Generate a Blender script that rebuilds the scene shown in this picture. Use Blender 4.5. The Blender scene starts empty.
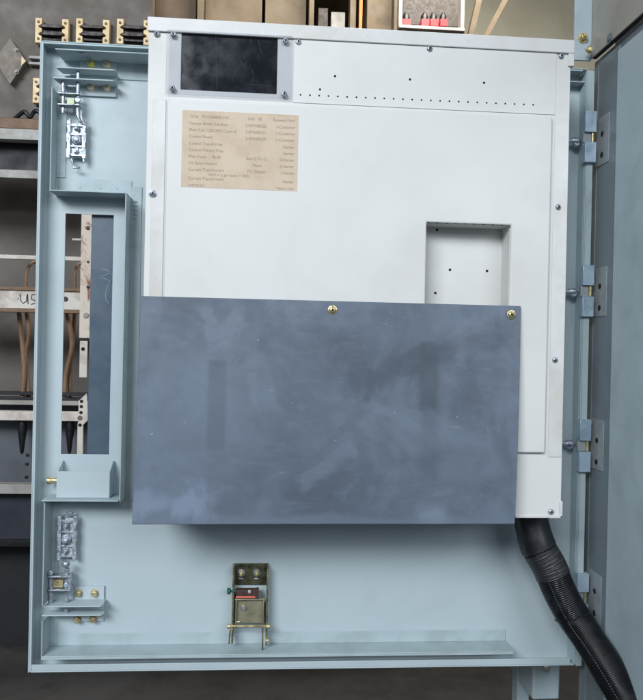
import bpy, bmesh, math, random
from mathutils import Vector, Matrix
random.seed(7)
S = bpy.context.scene
C = S.collection
PI = math.pi
# ------------------------------------------------------------------ camera
F = 700.0; CX, CY = 321.5, 350.0
CAM = Vector((0, -1.25, 0))
yw, pt, rl = math.radians(-4.27), math.radians(-0.17), math.radians(-1.2)
Ry = Matrix(((math.cos(yw), -math.sin(yw), 0), (math.sin(yw), math.cos(yw), 0), (0, 0, 1)))
Rx = Matrix(((1, 0, 0), (0, math.cos(pt), -math.sin(pt)), (0, math.sin(pt), math.cos(pt))))
Rr = Matrix(((math.cos(rl), 0, math.sin(rl)), (0, 1, 0), (-math.sin(rl), 0, math.cos(rl))))
M = Ry @ Rx @ Rr
def P(px, py, Y=0.0):
    d = M @ Vector(((px - CX) / F, 1, -(py - CY) / F))
    return CAM + d * ((Y - CAM.y) / d.y)
def sz(n, Y=0.0): return n * (Y + 1.25) / F
def R4(l, r, t, b, Y=0.0):
    """measured left/right/top/bottom of an upright rectangle lying at depth Y -> X0,X1,Z0,Z1"""
    mx, my = (l + r) / 2, (t + b) / 2
    return P(l, my, Y).x, P(r, my, Y).x, P(mx, b, Y).z, P(mx, t, Y).z
cam = bpy.data.cameras.new('camera'); co = bpy.data.objects.new('camera', cam); C.objects.link(co)
cam.sensor_fit = 'HORIZONTAL'; cam.sensor_width = 36; cam.lens = 36 * F / 643
cam.clip_start = .02; cam.clip_end = 100
mw = Matrix(((M[0][0], M[0][2], -M[0][1], 0), (M[1][0], M[1][2], -M[1][1], 0), (M[2][0], M[2][2], -M[2][1], 0), (0, 0, 0, 1)))
mw.translation = CAM; co.matrix_world = mw; S.camera = co
# ------------------------------------------------------------------ materials
def lin(c):
    return tuple(((v / 255) / 12.92 if v / 255 <= .04045 else ((v / 255 + .055) / 1.055) ** 2.4) for v in c) + (1,)
class NT:
    def __init__(s, name):
        s.m = bpy.data.materials.new(name); s.m.use_nodes = True; s.t = s.m.node_tree
        s.b = s.t.nodes['Principled BSDF']; s.co = s.t.nodes.new('ShaderNodeTexCoord')
    def n(s, k, **kw):
        x = s.t.nodes.new(k)
        for a, v in kw.items(): setattr(x, a, v)
        return x
    def l(s, a, b): s.t.links.new(a, b)
    def noise(s, scale, detail=4, rough=.55, stretch=(1, 1, 1), dist=0, loc=(0, 0, 0)):
        mp = s.n('ShaderNodeMapping'); mp.inputs['Scale'].default_value = stretch; mp.inputs['Location'].default_value = loc
        s.l(s.co.outputs['Object'], mp.inputs['Vector'])
        x = s.n('ShaderNodeTexNoise'); x.inputs['Scale'].default_value = scale; x.inputs['Detail'].default_value = detail
        x.inputs['Roughness'].default_value = rough; x.inputs['Distortion'].default_value = dist
        s.l(mp.outputs[0], x.inputs['Vector']); return x.outputs['Fac']
    def ramp(s, fac, a, b, va=0., vb=1.):
        x = s.n('ShaderNodeMapRange', interpolation_type='SMOOTHSTEP')
        x.inputs[1].default_value = a; x.inputs[2].default_value = b; x.inputs[3].default_value = va; x.inputs[4].default_value = vb
        s.l(fac, x.inputs[0]); return x.outputs[0]
    def math(s, op, a, b=None, clamp=False):
        x = s.n('ShaderNodeMath', operation=op, use_clamp=clamp)
        for i, v in enumerate((a, b)):
            if v is None: continue
            if isinstance(v, (int, float)): x.inputs[i].default_value = v
            else: s.l(v, x.inputs[i])
        return x.outputs[0]
    def mix(s, fac, a, b):
        x = s.n('ShaderNodeMix', data_type='RGBA')
        if isinstance(fac, (int, float)): x.inputs[0].default_value = fac
        else: s.l(fac, x.inputs[0])
        for i, v in ((6, a), (7, b)):
            if isinstance(v, tuple): x.inputs[i].default_value = v
            else: s.l(v, x.inputs[i])
        return x.outputs[2]
    def bump(s, h, strength=.1, dist=.001):
        x = s.n('ShaderNodeBump'); x.inputs['Strength'].default_value = strength; x.inputs['Distance'].default_value = dist
        s.l(h, x.inputs['Height']); s.l(x.outputs[0], s.b.inputs['Normal'])
    def col(s, c):
        if isinstance(c, tuple): s.b.inputs['Base Color'].default_value = c
        else: s.l(c, s.b.inputs['Base Color'])
    def rough(s, v):
        if isinstance(v, (int, float)): s.b.inputs['Roughness'].default_value = v
        else: s.l(v, s.b.inputs['Roughness'])

def paint(name, c, dirt=None, rough=.45, amt=.35, scale=7, bump=.06, speck=0.3, metallic=0):
    t = NT(name); c = lin(c)
    d = lin(dirt) if dirt else tuple(v * .72 for v in c[:3]) + (1,)
    n1 = t.noise(scale, 6, .62, dist=.4)
    f = t.math('MULTIPLY', t.ramp(n1, .42, .75), amt)
    col = t.mix(f, c, d)
    n2 = t.noise(210, 2, .5)
    col = t.mix(t.math('MULTIPLY', t.ramp(n2, .68, .76), speck), col, d)
    t.col(col)
    n3 = t.noise(scale * 2.3, 5, .6, loc=(3, 1, 2))
    t.rough(t.ramp(n3, .3, .7, rough - .08, rough + .14))
    t.b.inputs['Metallic'].default_value = metallic
    wb = t.n('ShaderNodeBump'); wb.inputs['Strength'].default_value = .35; wb.inputs['Distance'].default_value = .0022
    t.l(t.noise(3.2, 2, .4, loc=(7, 1, 4)), wb.inputs['Height'])
    fb = t.n('ShaderNodeBump'); fb.inputs['Strength'].default_value = bump; fb.inputs['Distance'].default_value = .0004
    t.l(t.noise(900, 2, .5), fb.inputs['Height']); t.l(wb.outputs[0], fb.inputs['Normal']); t.l(fb.outputs[0], t.b.inputs['Normal'])
    return t.m
def metal(name, c, rough=.32, c2=None, scale=60, bump=.25):
    t = NT(name); c = lin(c); c2 = lin(c2) if c2 else tuple(v * .5 for v in c[:3]) + (1,)
    n1 = t.noise(scale, 5, .6)
    t.col(t.mix(t.ramp(n1, .4, .68), c, c2)); t.b.inputs['Metallic'].default_value = .72
    t.rough(t.ramp(t.noise(scale * 1.7, 4, .6), .3, .7, rough - .1, rough + .2))
    t.bump(t.noise(scale * 6, 3, .6), bump, .0005); return t.m

m_door = paint('blue_grey_enamel', (172, 186, 192), dirt=(157, 170, 175), rough=.56, amt=.5, scale=5)
m_doord = paint('blue_grey_enamel_flange', (164, 180, 185), dirt=(138, 150, 152), rough=.55, amt=.6, scale=14)
m_white = paint('white_enamel', (207, 208, 207), dirt=(192, 190, 186), rough=.52, amt=.6, scale=4, speck=.12)
m_white2 = paint('white_enamel_trim', (205, 206, 206), dirt=(172, 162, 150), rough=.45, amt=.5, scale=9, speck=.5)
m_hole_shade = paint('hole_shade', (14, 15, 17), rough=.8, amt=0)  # near-black colour stands for the shade inside holes and screw slots
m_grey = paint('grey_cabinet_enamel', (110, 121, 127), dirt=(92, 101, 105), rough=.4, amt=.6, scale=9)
m_beam = paint('warm_grey_enamel', (156, 154, 148), dirt=(132, 130, 124), rough=.4, amt=.5, scale=9)
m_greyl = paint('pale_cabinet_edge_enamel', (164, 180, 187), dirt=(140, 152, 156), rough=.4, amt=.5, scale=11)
m_zinc = metal('bright_zinc', (186, 194, 204), .4, (120, 130, 144), 140)
m_blue_zinc = paint('galvanised_blue_zinc', (168, 188, 204), dirt=(122, 142, 158), rough=.36, amt=.9, scale=30, metallic=.35)
m_blue_zincd = paint('dull_galvanised_plate', (150, 158, 162), dirt=(120, 130, 136), rough=.45, amt=.8, scale=35, metallic=.25)
m_cast = metal('cast_blue_zinc', (196, 204, 214), .46, (132, 140, 150), 110, bump=.18)
m_brass = metal('yellow_zinc', (206, 192, 150), .34, (140, 124, 86), 90)
m_cream = paint('cream_nylon_washer', (238, 231, 202), dirt=(170, 158, 110), rough=.4, amt=.6, scale=60)
m_yel = paint('yellow_washer', (232, 230, 118), dirt=(150, 150, 70), rough=.4, amt=.6, scale=60)
m_green = paint('pale_green_block', (196, 204, 168), rough=.5, amt=.4, scale=60)
m_dkgreen = paint('dark_green_nut', (22, 84, 74), rough=.35, amt=.5, scale=80)
m_olive = metal('olive_zinc', (150, 146, 116), .36, (82, 78, 56), 70)
m_olivel = paint('worn_olive_plate', (150, 146, 124), dirt=(112, 108, 88), rough=.35, amt=.7, scale=50, metallic=.4)
m_olived = metal('dark_olive_zinc', (96, 95, 76), .4, (58, 57, 46), 70)
m_brown = paint('brown_catch', (72, 50, 44), rough=.4, amt=.6, scale=50)
m_red = paint('red_catch_lining', (214, 106, 96), rough=.5, amt=.3, scale=50)
m_black = paint('black_plastic', (24, 25, 28), rough=.35, amt=.4, scale=30)
m_rackdark = paint('dark_brown_panel', (96, 88, 81), dirt=(70, 62, 57), rough=.6, amt=.7, scale=6)
m_black_p = paint('near_black_panel', (27, 29, 34), dirt=(16, 16, 19), rough=.6, amt=.6, scale=6)
m_bakelite = paint('cream_bakelite', (222, 196, 150), dirt=(176, 144, 98), rough=.5, amt=.6, scale=30)
m_dkbrown = paint('dark_brown_bakelite', (44, 34, 30), rough=.5, amt=.5, scale=30)
m_wood = paint('brown_board', (122, 98, 80), dirt=(88, 68, 54), rough=.7, amt=.7, scale=20)
m_bar = paint('worn_white_bar', (214, 208, 200), dirt=(140, 112, 88), rough=.55, amt=.6, scale=22)
m_barg = paint('grey_rail', (158, 156, 152), dirt=(112, 106, 98), rough=.5, amt=.6, scale=16)
m_cable = paint('brown_cable_jacket', (126, 100, 78), dirt=(92, 68, 48), rough=.6, amt=.5, scale=30)
m_floor = paint('dark_concrete', (56, 55, 55), dirt=(34, 33, 33), rough=.75, amt=.9, scale=9, bump=.3)
m_wall = paint('grey_brown_wall', (144, 140, 124), dirt=(122, 116, 102), rough=.8, amt=.5, scale=3)
m_tan = paint('tan_board', (108, 95, 76), dirt=(66, 55, 44), rough=.7, amt=.6, scale=9)
m_tand = paint('brown_crate_board', (98, 82, 66), dirt=(62, 50, 40), rough=.7, amt=.6, scale=9)
m_orange = paint('orange_strap', (170, 104, 30), rough=.5, amt=.3)
m_redplastic = paint('red_plastic', (206, 52, 62), rough=.4, amt=.3)
m_navy = paint('slate_blue_plate', (72, 88, 103), dirt=(62, 77, 90), rough=.35, amt=.5, scale=10)
m_ink = paint('black_ink', (60, 56, 60), rough=.8, amt=0)
m_print = paint('grey_print', (138, 124, 112), rough=.8, amt=0)
m_scr = paint('pale_scratch', (92, 98, 108), rough=.7, amt=.8, scale=90)
m_tie = paint('cable_tie_black', (16, 17, 19), rough=.3, amt=0)
m_dots = paint('pale_hose_print', (92, 96, 100), rough=.6, amt=0)

def rusty():
    t = NT('rust_streaked_white_paint')
    n = t.noise(18, 8, .7, stretch=(1, 1, .45), dist=.8)
    n2 = t.noise(60, 5, .7)
    c = t.mix(t.ramp(n, .50, .60), lin((218, 206, 192)), lin((146, 86, 54)))
    c = t.mix(t.math('MULTIPLY', t.ramp(n2, .55, .7), .5), c, lin((168, 138, 110)))
    t.col(c); t.rough(.65); t.bump(n, .3, .001); return t.m
m_rust = rusty()
def paper():
    t = NT('aged_paper_label')
    n = t.noise(30, 6, .6)
    t.col(t.mix(t.ramp(n, .35, .75), lin((199, 181, 161)), lin((187, 167, 144)))); t.rough(.7)
    t.bump(t.noise(120, 3, .5), .1, .0003); return t.m
m_paper = paper()
def window_mat():
    t = NT('scratched_black_window')
    base = lin((19, 20, 26))
    w = t.n('ShaderNodeTexWave', bands_direction='X'); w.inputs['Scale'].default_value = 7; w.inputs['Distortion'].default_value = 14
    w.inputs['Detail'].default_value = 3; w.inputs['Detail Scale'].default_value = 5
    t.l(t.co.outputs['Object'], w.inputs['Vector'])
    s1 = t.math('MULTIPLY', t.ramp(w.outputs['Fac'], .985, 1.), t.ramp(t.noise(40, 3, .6), .5, .62))
    s2 = t.math('MULTIPLY', t.ramp(t.noise(260, 2, .5, stretch=(1, 1, .06)), .68, .74), t.ramp(t.noise(18, 3), .48, .62))
    s3 = t.ramp(t.noise(24, 6, .7, dist=1.5), .45, .8, 0, .035)
    f = t.math('ADD', t.math('MULTIPLY', s2, .3), s3, True)
    t.col(t.mix(f, base, lin((170, 176, 188)))); t.rough(t.ramp(t.noise(30, 5), .3, .7, .08, .22)); return t.m
m_window = window_mat()
def clear_mat():
    t = NT('clear_plastic_sheet')
    out = t.t.nodes['Material Output']
    tr = t.n('ShaderNodeBsdfTransparent'); tr.inputs[0].default_value = (.955, .96, .975, 1)
    gl = t.n('ShaderNodeBsdfGlossy'); gl.inputs['Roughness'].default_value = .04
    t.bump(t.noise(9, 3, .5), .35, .004)
    for nn in t.t.nodes:
        if nn.bl_idname == 'ShaderNodeBump': t.l(nn.outputs[0], gl.inputs['Normal'])
    fr = t.n('ShaderNodeFresnel'); fr.inputs[0].default_value = 1.5
    mx = t.n('ShaderNodeMixShader')
    t.l(t.math('MULTIPLY', fr.outputs[0], .8), mx.inputs[0]); t.l(tr.outputs[0], mx.inputs[1]); t.l(gl.outputs[0], mx.inputs[2])
    t.l(mx.outputs[0], out.inputs[0]); return t.m
m_clear = clear_mat()

# ------------------------------------------------------------------ mesh helpers
class MB:
    def __init__(s): s.bm = bmesh.new(); s.mi = 0
    def _fin(s, faces):
        for f in faces: f.material_index = s.mi
    def box(s, x0, x1, y0, y1, z0, z1, rot=None):
        vs = [s.bm.verts.new((x, y, z)) for x in (x0, x1) for y in (y0, y1) for z in (z0, z1)]
        if rot:
            c = Vector(((x0 + x1) / 2, (y0 + y1) / 2, (z0 + z1) / 2)); r = Matrix.Rotation(rot[1], 3, rot[0])
            for v in vs: v.co = c + r @ (v.co - c)
        q = [(0, 1, 3, 2), (4, 6, 7, 5), (0, 4, 5, 1), (2, 3, 7, 6), (0, 2, 6, 4), (1, 5, 7, 3)]
        s._fin([s.bm.faces.new([vs[i] for i in f]) for f in q]); return vs
    def prism(s, pts, vec):
        """closed polygon (3D pts) extruded along vec"""
        a = [s.bm.verts.new(p) for p in pts]; b = [s.bm.verts.new(Vector(p) + Vector(vec)) for p in pts]
        fs = [s.bm.faces.new(a), s.bm.faces.new(b[::-1])]
        n = len(pts)
        for i in range(n): fs.append(s.bm.faces.new([a[i], b[i], b[(i + 1) % n], a[(i + 1) % n]]))
        s._fin(fs)
    def cyl(s, p0, p1, r, n=20, r1=None):
        s.sweep([p0, p1], [r, r if r1 is None else r1], n)
    def sweep(s, pts, rad, n=12, caps=True):
        pts = [Vector(p) for p in pts]
        if not hasattr(rad, '__len__'): rad = [rad] * len(pts)
        rings = []; prev = None
        for i, p in enumerate(pts):
            t = (pts[min(i + 1, len(pts) - 1)] - pts[max(i - 1, 0)]).normalized()
            if prev is None:
                u = t.orthogonal().normalized()
            else:
                u = (prev - t * prev.dot(t)).normalized()
            prev = u; w = t.cross(u)
            rings.append([s.bm.verts.new(p + (u * math.cos(a) + w * math.sin(a)) * rad[i]) for a in [2 * PI * k / n for k in range(n)]])
        fs = []
        for a, b in zip(rings, rings[1:]):
            for k in range(n): fs.append(s.bm.faces.new([a[k], a[(k + 1) % n], b[(k + 1) % n], b[k]]))
        if caps: fs.append(s.bm.faces.new(rings[0][::-1])); fs.append(s.bm.faces.new(rings[-1]))
        s._fin(fs)
    def lathe(s, c, prof, axis=(0, -1, 0), n=20, hexa=False):
        """profile [(r, h)] along axis from point c"""
        ax = Vector(axis).normalized(); u = ax.orthogonal().normalized(); w = ax.cross(u); c = Vector(c); rings = []
        for r, h in prof:
            rings.append([s.bm.verts.new(c + ax * h + (u * math.cos(a) + w * math.sin(a)) * max(r, 1e-5)) for a in [2 * PI * k / n + .2 for k in range(n)]])
        fs = []
        for a, b in zip(rings, rings[1:]):
            for k in range(n): fs.append(s.bm.faces.new([a[k], a[(k + 1) % n], b[(k + 1) % n], b[k]]))
        fs.append(s.bm.faces.new(rings[0][::-1])); fs.append(s.bm.faces.new(rings[-1])); s._fin(fs)
    def plate(s, x0, x1, z0, z1, y0, y1, holes):
        """slab between y0 (front) and y1 (back) with rectangular holes"""
        xs = sorted({x0, x1} | {v for h in holes for v in h[:2]}); zs = sorted({z0, z1} | {v for h in holes for v in h[2:]})
        inside = lambda x, z: not any(h[0] < x < h[1] and h[2] < z < h[3] for h in holes)
        g = {}
        def V(i, j, k):
            if (i, j, k) not in g: g[(i, j, k)] = s.bm.verts.new((xs[i], (y0, y1)[k], zs[j]))
            return g[(i, j, k)]
        nx, nz = len(xs) - 1, len(zs) - 1
        ok = [[inside((xs[i] + xs[i + 1]) / 2, (zs[j] + zs[j + 1]) / 2) for j in range(nz)] for i in range(nx)]
        fs = []
        for i in range(nx):
            for j in range(nz):
                if not ok[i][j]: continue
                fs.append(s.bm.faces.new([V(i, j, 0), V(i + 1, j, 0), V(i + 1, j + 1, 0), V(i, j + 1, 0)]))
                fs.append(s.bm.faces.new([V(i, j, 1), V(i, j + 1, 1), V(i + 1, j + 1, 1), V(i + 1, j, 1)]))
                for di, dj, a, b in ((-1, 0, (i, j + 1), (i, j)), (1, 0, (i + 1, j), (i + 1, j + 1)), (0, -1, (i, j), (i + 1, j)), (0, 1, (i + 1, j + 1), (i, j + 1))):
                    ii, jj = i + di, j + dj
                    if not (0 <= ii < nx and 0 <= jj < nz and ok[ii][jj]):
                        fs.append(s.bm.faces.new([V(*a, 0), V(*a, 1), V(*b, 1), V(*b, 0)]))
        s._fin(fs)
    def build(s, name, mats, parent=None, bevel=.0006, seg=2, smooth=True, label=None):
        bmesh.ops.recalc_face_normals(s.bm, faces=s.bm.faces)
        me = bpy.data.meshes.new(name); s.bm.to_mesh(me); s.bm.free()
        for m in (mats if isinstance(mats, (list, tuple)) else [mats]): me.materials.append(m)
        if smooth:
            me.polygons.foreach_set('use_smooth', [True] * len(me.polygons)); me.set_sharp_from_angle(angle=math.radians(38))
        o = bpy.data.objects.new(name, me); C.objects.link(o)
        if parent: o.parent = parent
        if bevel:
            b = o.modifiers.new('bevel', 'BEVEL'); b.width = bevel; b.segments = seg; b.limit_method = 'ANGLE'; b.angle_limit = math.radians(40)
            b.harden_normals = False
        if label: o['label'] = label
        return o
def thing(name, label, cat, group=None):
    o = bpy.data.objects.new(name, None); C.objects.link(o); o.empty_display_size = .05
    o['label'] = label; o['category'] = cat
    if group: o['group'] = group
    return o
def tag(o, label, cat, group=None):
    o['label'] = label; o['category'] = cat
    if group: o['group'] = group
    return o
def bolt(parent, c, r, mat, washer=None, rw=None, axis=(0, -1, 0), h=.004, name='bolt', stud=0, hexa=True):
    ax = Vector(axis).normalized(); c = Vector(c); b = MB()
    if washer: b.mi = 1; b.lathe(c, [(rw or r * 1.5, 0), (rw or r * 1.5, .0012)], ax, 24); b.mi = 0; c = c + ax * .0012
    b.lathe(c, [(r, 0), (r, h * .8), (r * .86, h)], ax, 6 if hexa else 24)
    if stud: b.lathe(c + ax * h, [(r * .5, 0), (r * .5, stud), (r * .4, stud + .0006)], ax, 14)
    return b.build(name, [mat, washer or mat], parent, bevel=.0003, seg=1)
def screw(parent, px, py, Y, r=.0042, mat=None, washer=None):
    c = P(px, py, Y); b = MB(); ax = Vector((0, -1, 0))
    if washer: b.mi = 1; b.lathe(c, [(r * 1.35, 0), (r * 1.35, .001), (r * 1.25, .0013)], ax, 24); c = c + ax * .001; b.mi = 0
    b.lathe(c, [(r, 0), (r, .0008), (r * .88, .0019), (r * .62, .0027), (r * .34, .003), (r * .3, .0016), (0, .0014)], ax, 24)
    b.mi = 2; a = random.uniform(0, PI); w = r * .11
    for q in (0, PI / 2):
        b.box(c.x - r * .5, c.x + r * .5, c.y - .00305, c.y - .0022, c.z - w, c.z + w, rot=('Y', a + q))
    return b.build('screw', [mat or m_zinc, washer or m_zinc, m_hole_shade], parent, bevel=0)
def bump_dots(b, pts, Y, r=.0022, h=.0007):
    for px, py in pts: b.lathe(P(px, py, Y), [(r, -.0002), (r * .7, h * .7), (r * .2, h)], (0, -1, 0), 10)

# ================================================================== SWITCHGEAR DOOR
door = thing('switchgear_door', 'large open blue-grey steel switchgear door seen from inside, carrying the white box', 'cabinet door')
YF = -.030                                     # front of the outer flange
X0 = P(34, 356, YF).x; X1 = P(583.6, 300, YF).x; Z1 = P(95, 43, YF).z; Z0 = P(300, 669, YF).z
wx0, wx1, wz0, wz1 = R4(63.2, 109.8 + 1.5, 214.3, 454.3, 0)
b = MB(); b.plate(X0, X1, Z0, Z1, 0, .002, [(wx0, wx1, wz0, wz1)]); b.build('panel', m_door, door)
b = MB(); b.box(X0, X0 + .0022, YF, -.0002, Z0, Z1); b.box(X0 + .0022, X0 + .0055, YF, YF + .002, Z0, Z1); b.build('left_flange', m_door, door)
b = MB(); b.box(X0 + .0023, X1 - .0023, YF, -.0002, Z1 - .002, Z1); b.box(X0 + .0056, X1 - .010, YF + .0005, YF + .0024, Z1 - .0052, Z1 - .0021); b.build('top_flange', m_doord, door)
b = MB(); b.box(X0 + .0023, X1 - .0023, YF, -.0002, Z0, Z0 + .002); b.box(X0 + .0056, X1 - .010, YF + .0005, YF + .0024, Z0 + .0021, Z0 + .013); b.build('bottom_flange', m_door, door)
b = MB(); b.box(X1 - .0022, X1, YF, -.0002, Z0 + .002, Z1 - .002); b.box(X1 - .0005, X1 + .0105, YF - .002, YF - .0002, Z0, P(587, 71, YF).z)
b.box(X1 + .0086, X1 + .0105, YF - .0001, 0, Z0, P(587, 71, YF).z); b.build('right_flange', m_doord, door)
# inner vertical stiffener on the right, beside the hinge side
xa = P(575, 300, 0).x
b = MB(); b.box(xa, xa + .0018, YF + .004, -.0002, Z0 + .004, Z1 - .004); b.box(xa + .0018, X1 - .003, YF + .004, YF + .006, Z0 + .004, Z1 - .012)
b.build('right_stiffener', m_doord, door)
b = MB(); z = P(578, 80, YF).z; b.box(P(560, 80, YF).x, X1 - .003, YF + .0075, -.0002, z - .0012, z + .0012); b.build('top_gusset', m_doord, door)
# top channel stiffener
YS = -.048
xs0 = P(55, 48, YS).x; zs = P(100, 50.5, YS).z
b = MB(); b.box(xs0, P(560, 70, YS).x, YS, -.0022, zs - .0022, zs); b.box(xs0 + .012, P(560, 70, YS).x, -.0021, -.0002, zs - .030, zs)
b.build('top_stiffener', m_doord, door)
b = MB(); q = P(84, 54.6, -.03); b.box(q.x - .009, q.x + .009, q.y - .012, q.y + .012, zs - .0031, zs - .0024); b.build('guide_pad', m_zinc, door)
# ---- recess framework (flanges round the window bay)
YR = -.045
b = MB()
xl, xr = P(50, 140, YR).x, P(123.2, 300, YR).x
zt, zb = P(86, 191, YR).z, P(80, 499.5, YR).z
b.box(xl, xr + .0018, YR, -.0002, zt - .0018, zt); b.box(xl + .002, xr + .002, -.0020, -.0002, zt, zt + .030)
bump_dots(b, [(60, 187), (80, 187.6), (100, 188.4), (117, 188.8)], -.0022)
b.build('bay_top_flange', m_doord, door)
b = MB(); xrb = xr + .0018
b.box(xr, xrb, YR, -.0002, zb - .006, zt - .0019)
tx = P(140, 300, 0).x; b.box(xrb, tx, -.0022, -.0003, P(128, 500, 0).z, P(133, 187, 0).z)
bump_dots(b, [(134, 195), (133.5, 225.5), (133, 247), (132.8, 270.5), (132.4, 300), (131.8, 330), (131.2, 362), (130.5, 396), (129.8, 430), (129, 465)], -.0023)
for k in range(5):
    q = P(135.3, 201.5 + k * 4.3, -.0022); b.sweep([q + Vector((-.004, 0, -.0006)), q + Vector((0, -.0016, 0)), q + Vector((.004, 0, -.0006))], [.0008, .0015, .0008], 8)
b.build('bay_side_flange', m_doord, door)
b = MB(); b.box(P(42.7, 499.5, YR).x, xr - .0003, YR - .008, -.0002, zb - .0018, zb)
b.build('bay_shelf', m_doord, door)
b = MB(); q = P(121, 466, 0); b.box(xrb, P(140, 466, 0).x, -.003, -.0023, q.z - .0012, q.z + .0012)
q = P(121, 495, 0); b.box(xrb, P(140, 495, 0).x, -.003, -.0023, q.z - .0012, q.z + .0012); b.build('seam_strip', m_doord, door)
# upper latch bay side flange (with welded tab)
b = MB(); x = P(50.6, 130, YR + .013).x
b.box(x, x + .0018, YR + .013, -.0002, zt + .0004, P(52, 84, YR).z); xt = P(66.5, 140, 0).x; b.box(x + .0018, xt, -.0021, -.0002, zt + .031, P(60, 84, 0).z)
bump_dots(b, [(61, 131), (61, 154), (60.5, 173)], -.0022, .003)
b.build('latch_bay_flange', m_doord, door)
b = MB(); x = P(43.0, 550, YR).x; zt2 = zb - .002
b.prism([(x, YR, P(43, 606, YR).z), (x, YR, zt2), (x, -.0002, zt2), (x, -.0002, P(48, 597, 0).z)], (.0018, 0, 0))
b.box(x + .0018, P(58.5, 550, 0).x, -.0021, -.0002, P(50, 584, 0).z, zt2 - .0005)
b.prism([(x, YR, P(41, 656, YR).z), (x, YR, P(41, 621, YR).z), (x, -.0002, P(47, 614, 0).z), (x, -.0002, P(47, 645, 0).z)], (.0018, 0, 0))
b.box(x + .0018, P(57.5, 630, 0).x, -.0021, -.0002, P(50, 643, 0).z, P(50, 622, 0).z)
b.build('latch_bay_flange', m_doord, door)
# bottom angle
b = MB(); zc = P(300, 653.5, YR).z; xe = P(514, 650, YR).x
b.box(x, xe, YR, -.0002, zc - .0018, zc); b.box(P(57.6, 630, 0).x, P(505, 640, 0).x, -.0021, -.0002, zc, P(280, 631.5, 0).z)
b.box(x, xe, YR, YR + .002, zc - .006, zc - .0019)
b.build('bottom_stiffener', m_doord, door)
# plate behind the window
px0, px1, pz0, pz1 = R4(89.6, 118, 208, 462, .012)
b = MB(); b.box(px0, px1, .010, .013, pz0, pz1)
pl = b.build('window_cover_plate', m_navy, door, label='dark slate-blue strip behind the window slot')
b = MB(); sc_ = [(101, 269), (107, 270), (110.5, 273), (104, 275.5), (99, 277), (104, 278.5), (110, 281), (107, 288), (105.4, 295), (106.4, 301), (108.5, 303.5)]
b.sweep([P(u, v, .0098) for u, v in sc_], .0004, 6); b.build('scratch', m_doord, pl, bevel=0)
# small holder with brass plug on the shelf
hx0, hx1, hz0, hz1 = R4(56.3, 109.6, 471.5, 496.6, -.035)
hz0 = zb + .0005
b = MB(); b.box(hx0, hx1, -.035, -.033, hz0, hz1)
for xx in (hx0, hx1 - .002):
    b.prism([(xx, -.0328, hz0), (xx, -.0002, hz0), (xx, -.0002, hz1 + .013), (xx, -.006, hz1 + .014), (xx, -.0328, hz1)], (.002, 0, 0))
hd = b.build('holder_bracket', m_door, door)
q = P(50, 480.5, -.02); b = MB(); b.lathe((hx0 - .0002, q.y, q.z), [(.005, 0), (.005, .012), (.0062, .0122), (.0062, .0185), (.0054, .0195), (.0035, .0196)], (-1, 0, 0), 20)
b.build('brass_plug', m_brass, hd)

# ---- latches
def castbody(parent, cx, cy, w, h, Y, bosses):
    """cast turnbuckle body: plate with raised side rails, cross ribs and bosses"""
    c = P(cx, cy, Y); W, H = sz(w, Y) / 2, sz(h, Y) / 2
    b = MB(); b.box(c.x - W * .72, c.x + W * .72, Y, Y + .004, c.z - H * .92, c.z + H * .92)
    for s_ in (-1, 1):
        xo, xi = c.x + s_ * W, c.x + s_ * W * .60
        prof = [(xi, c.z + H * .9), (xi, c.z - H * .9), (xi + s_ * .0008, c.z - H), (xo - s_ * .0012, c.z - H), (xo, c.z - H * .9), (xo, c.z - H * .5), (xo - s_ * .0012, c.z - H * .42), (xo - s_ * .0012, c.z - H * .18),
                (xo, c.z - H * .1), (xo, c.z + H * .35), (xo - s_ * .0014, c.z + H * .42), (xo - s_ * .0014, c.z + H * .62), (xo, c.z + H * .7), (xo - s_ * .0004, c.z + H * 1.04), (xi + s_ * .001, c.z + H * 1.04)]
        b.prism([(x_, Y - .0055, z_) for x_, z_ in prof], (0, .007, 0))
        for k in (.82, .08, -.72): b.lathe((c.x + s_ * W * .8, Y - .0055, c.z + H * k), [(.0017, 0), (.0015, .0008)], (0, -1, 0), 10)
    for k, h_ in ((.80, .07), (.30, .05), (-.34, .05), (-.80, .07)): b.box(c.x - W * .62, c.x + W * .62, Y - .0035, Y - .0001, c.z + H * (k - h_), c.z + H * (k + h_))
    b.box(c.x - W * .16, c.x + W * .16, Y - .0028, Y - .0002, c.z - H * .74, c.z + H * .74)
    body = b.build('turnbuckle', m_cast, parent, bevel=.0009, seg=3)
    for bx, by, r in bosses:
        q = P(bx, by, Y - .002); bb = MB()
        bb.lathe(q, [(r * 1.15, 0), (r * 1.15, .0015), (r * .95, .0025), (r * .9, .0045), (r * .62, .0052), (r * .6, .0078), (r * .45, .0086)], (0, -1, 0), 18)
        bb.build('boss', m_zinc, parent, bevel=.0003, seg=1)
    return body
lt = MB(); x0_, x1_, z0_, z1_ = R4(63, 116.5, 64, 96, -.004)
lt.box(x0_ + .028, x1_, -.005, -.0002, z0_, z1_ + .004)
upper = lt.build('upper_latch', m_door, door, label='upper latch with two shelf brackets, rod and cast turnbuckle')
def shelf(parent, pxl, pxr, py, Y, th=.0022, cut=.012):
    l, r, z = P(pxl, py, Y).x, P(pxr, py, Y).x, P((pxl + pxr) / 2, py, Y).z
    b = MB(); b.prism([(l, Y, z), (r - .003, Y, z), (r, Y + .006, z), (r - .002, -.0052, z), (l + .004, -.0052, z)], (0, 0, -th)); b.build('shelf_bracket', m_door, parent)
    return z
shelf(upper, 55.7, 116, 68, -.032); shelf(upper, 52.7, 115, 78.5, -.034)
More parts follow.
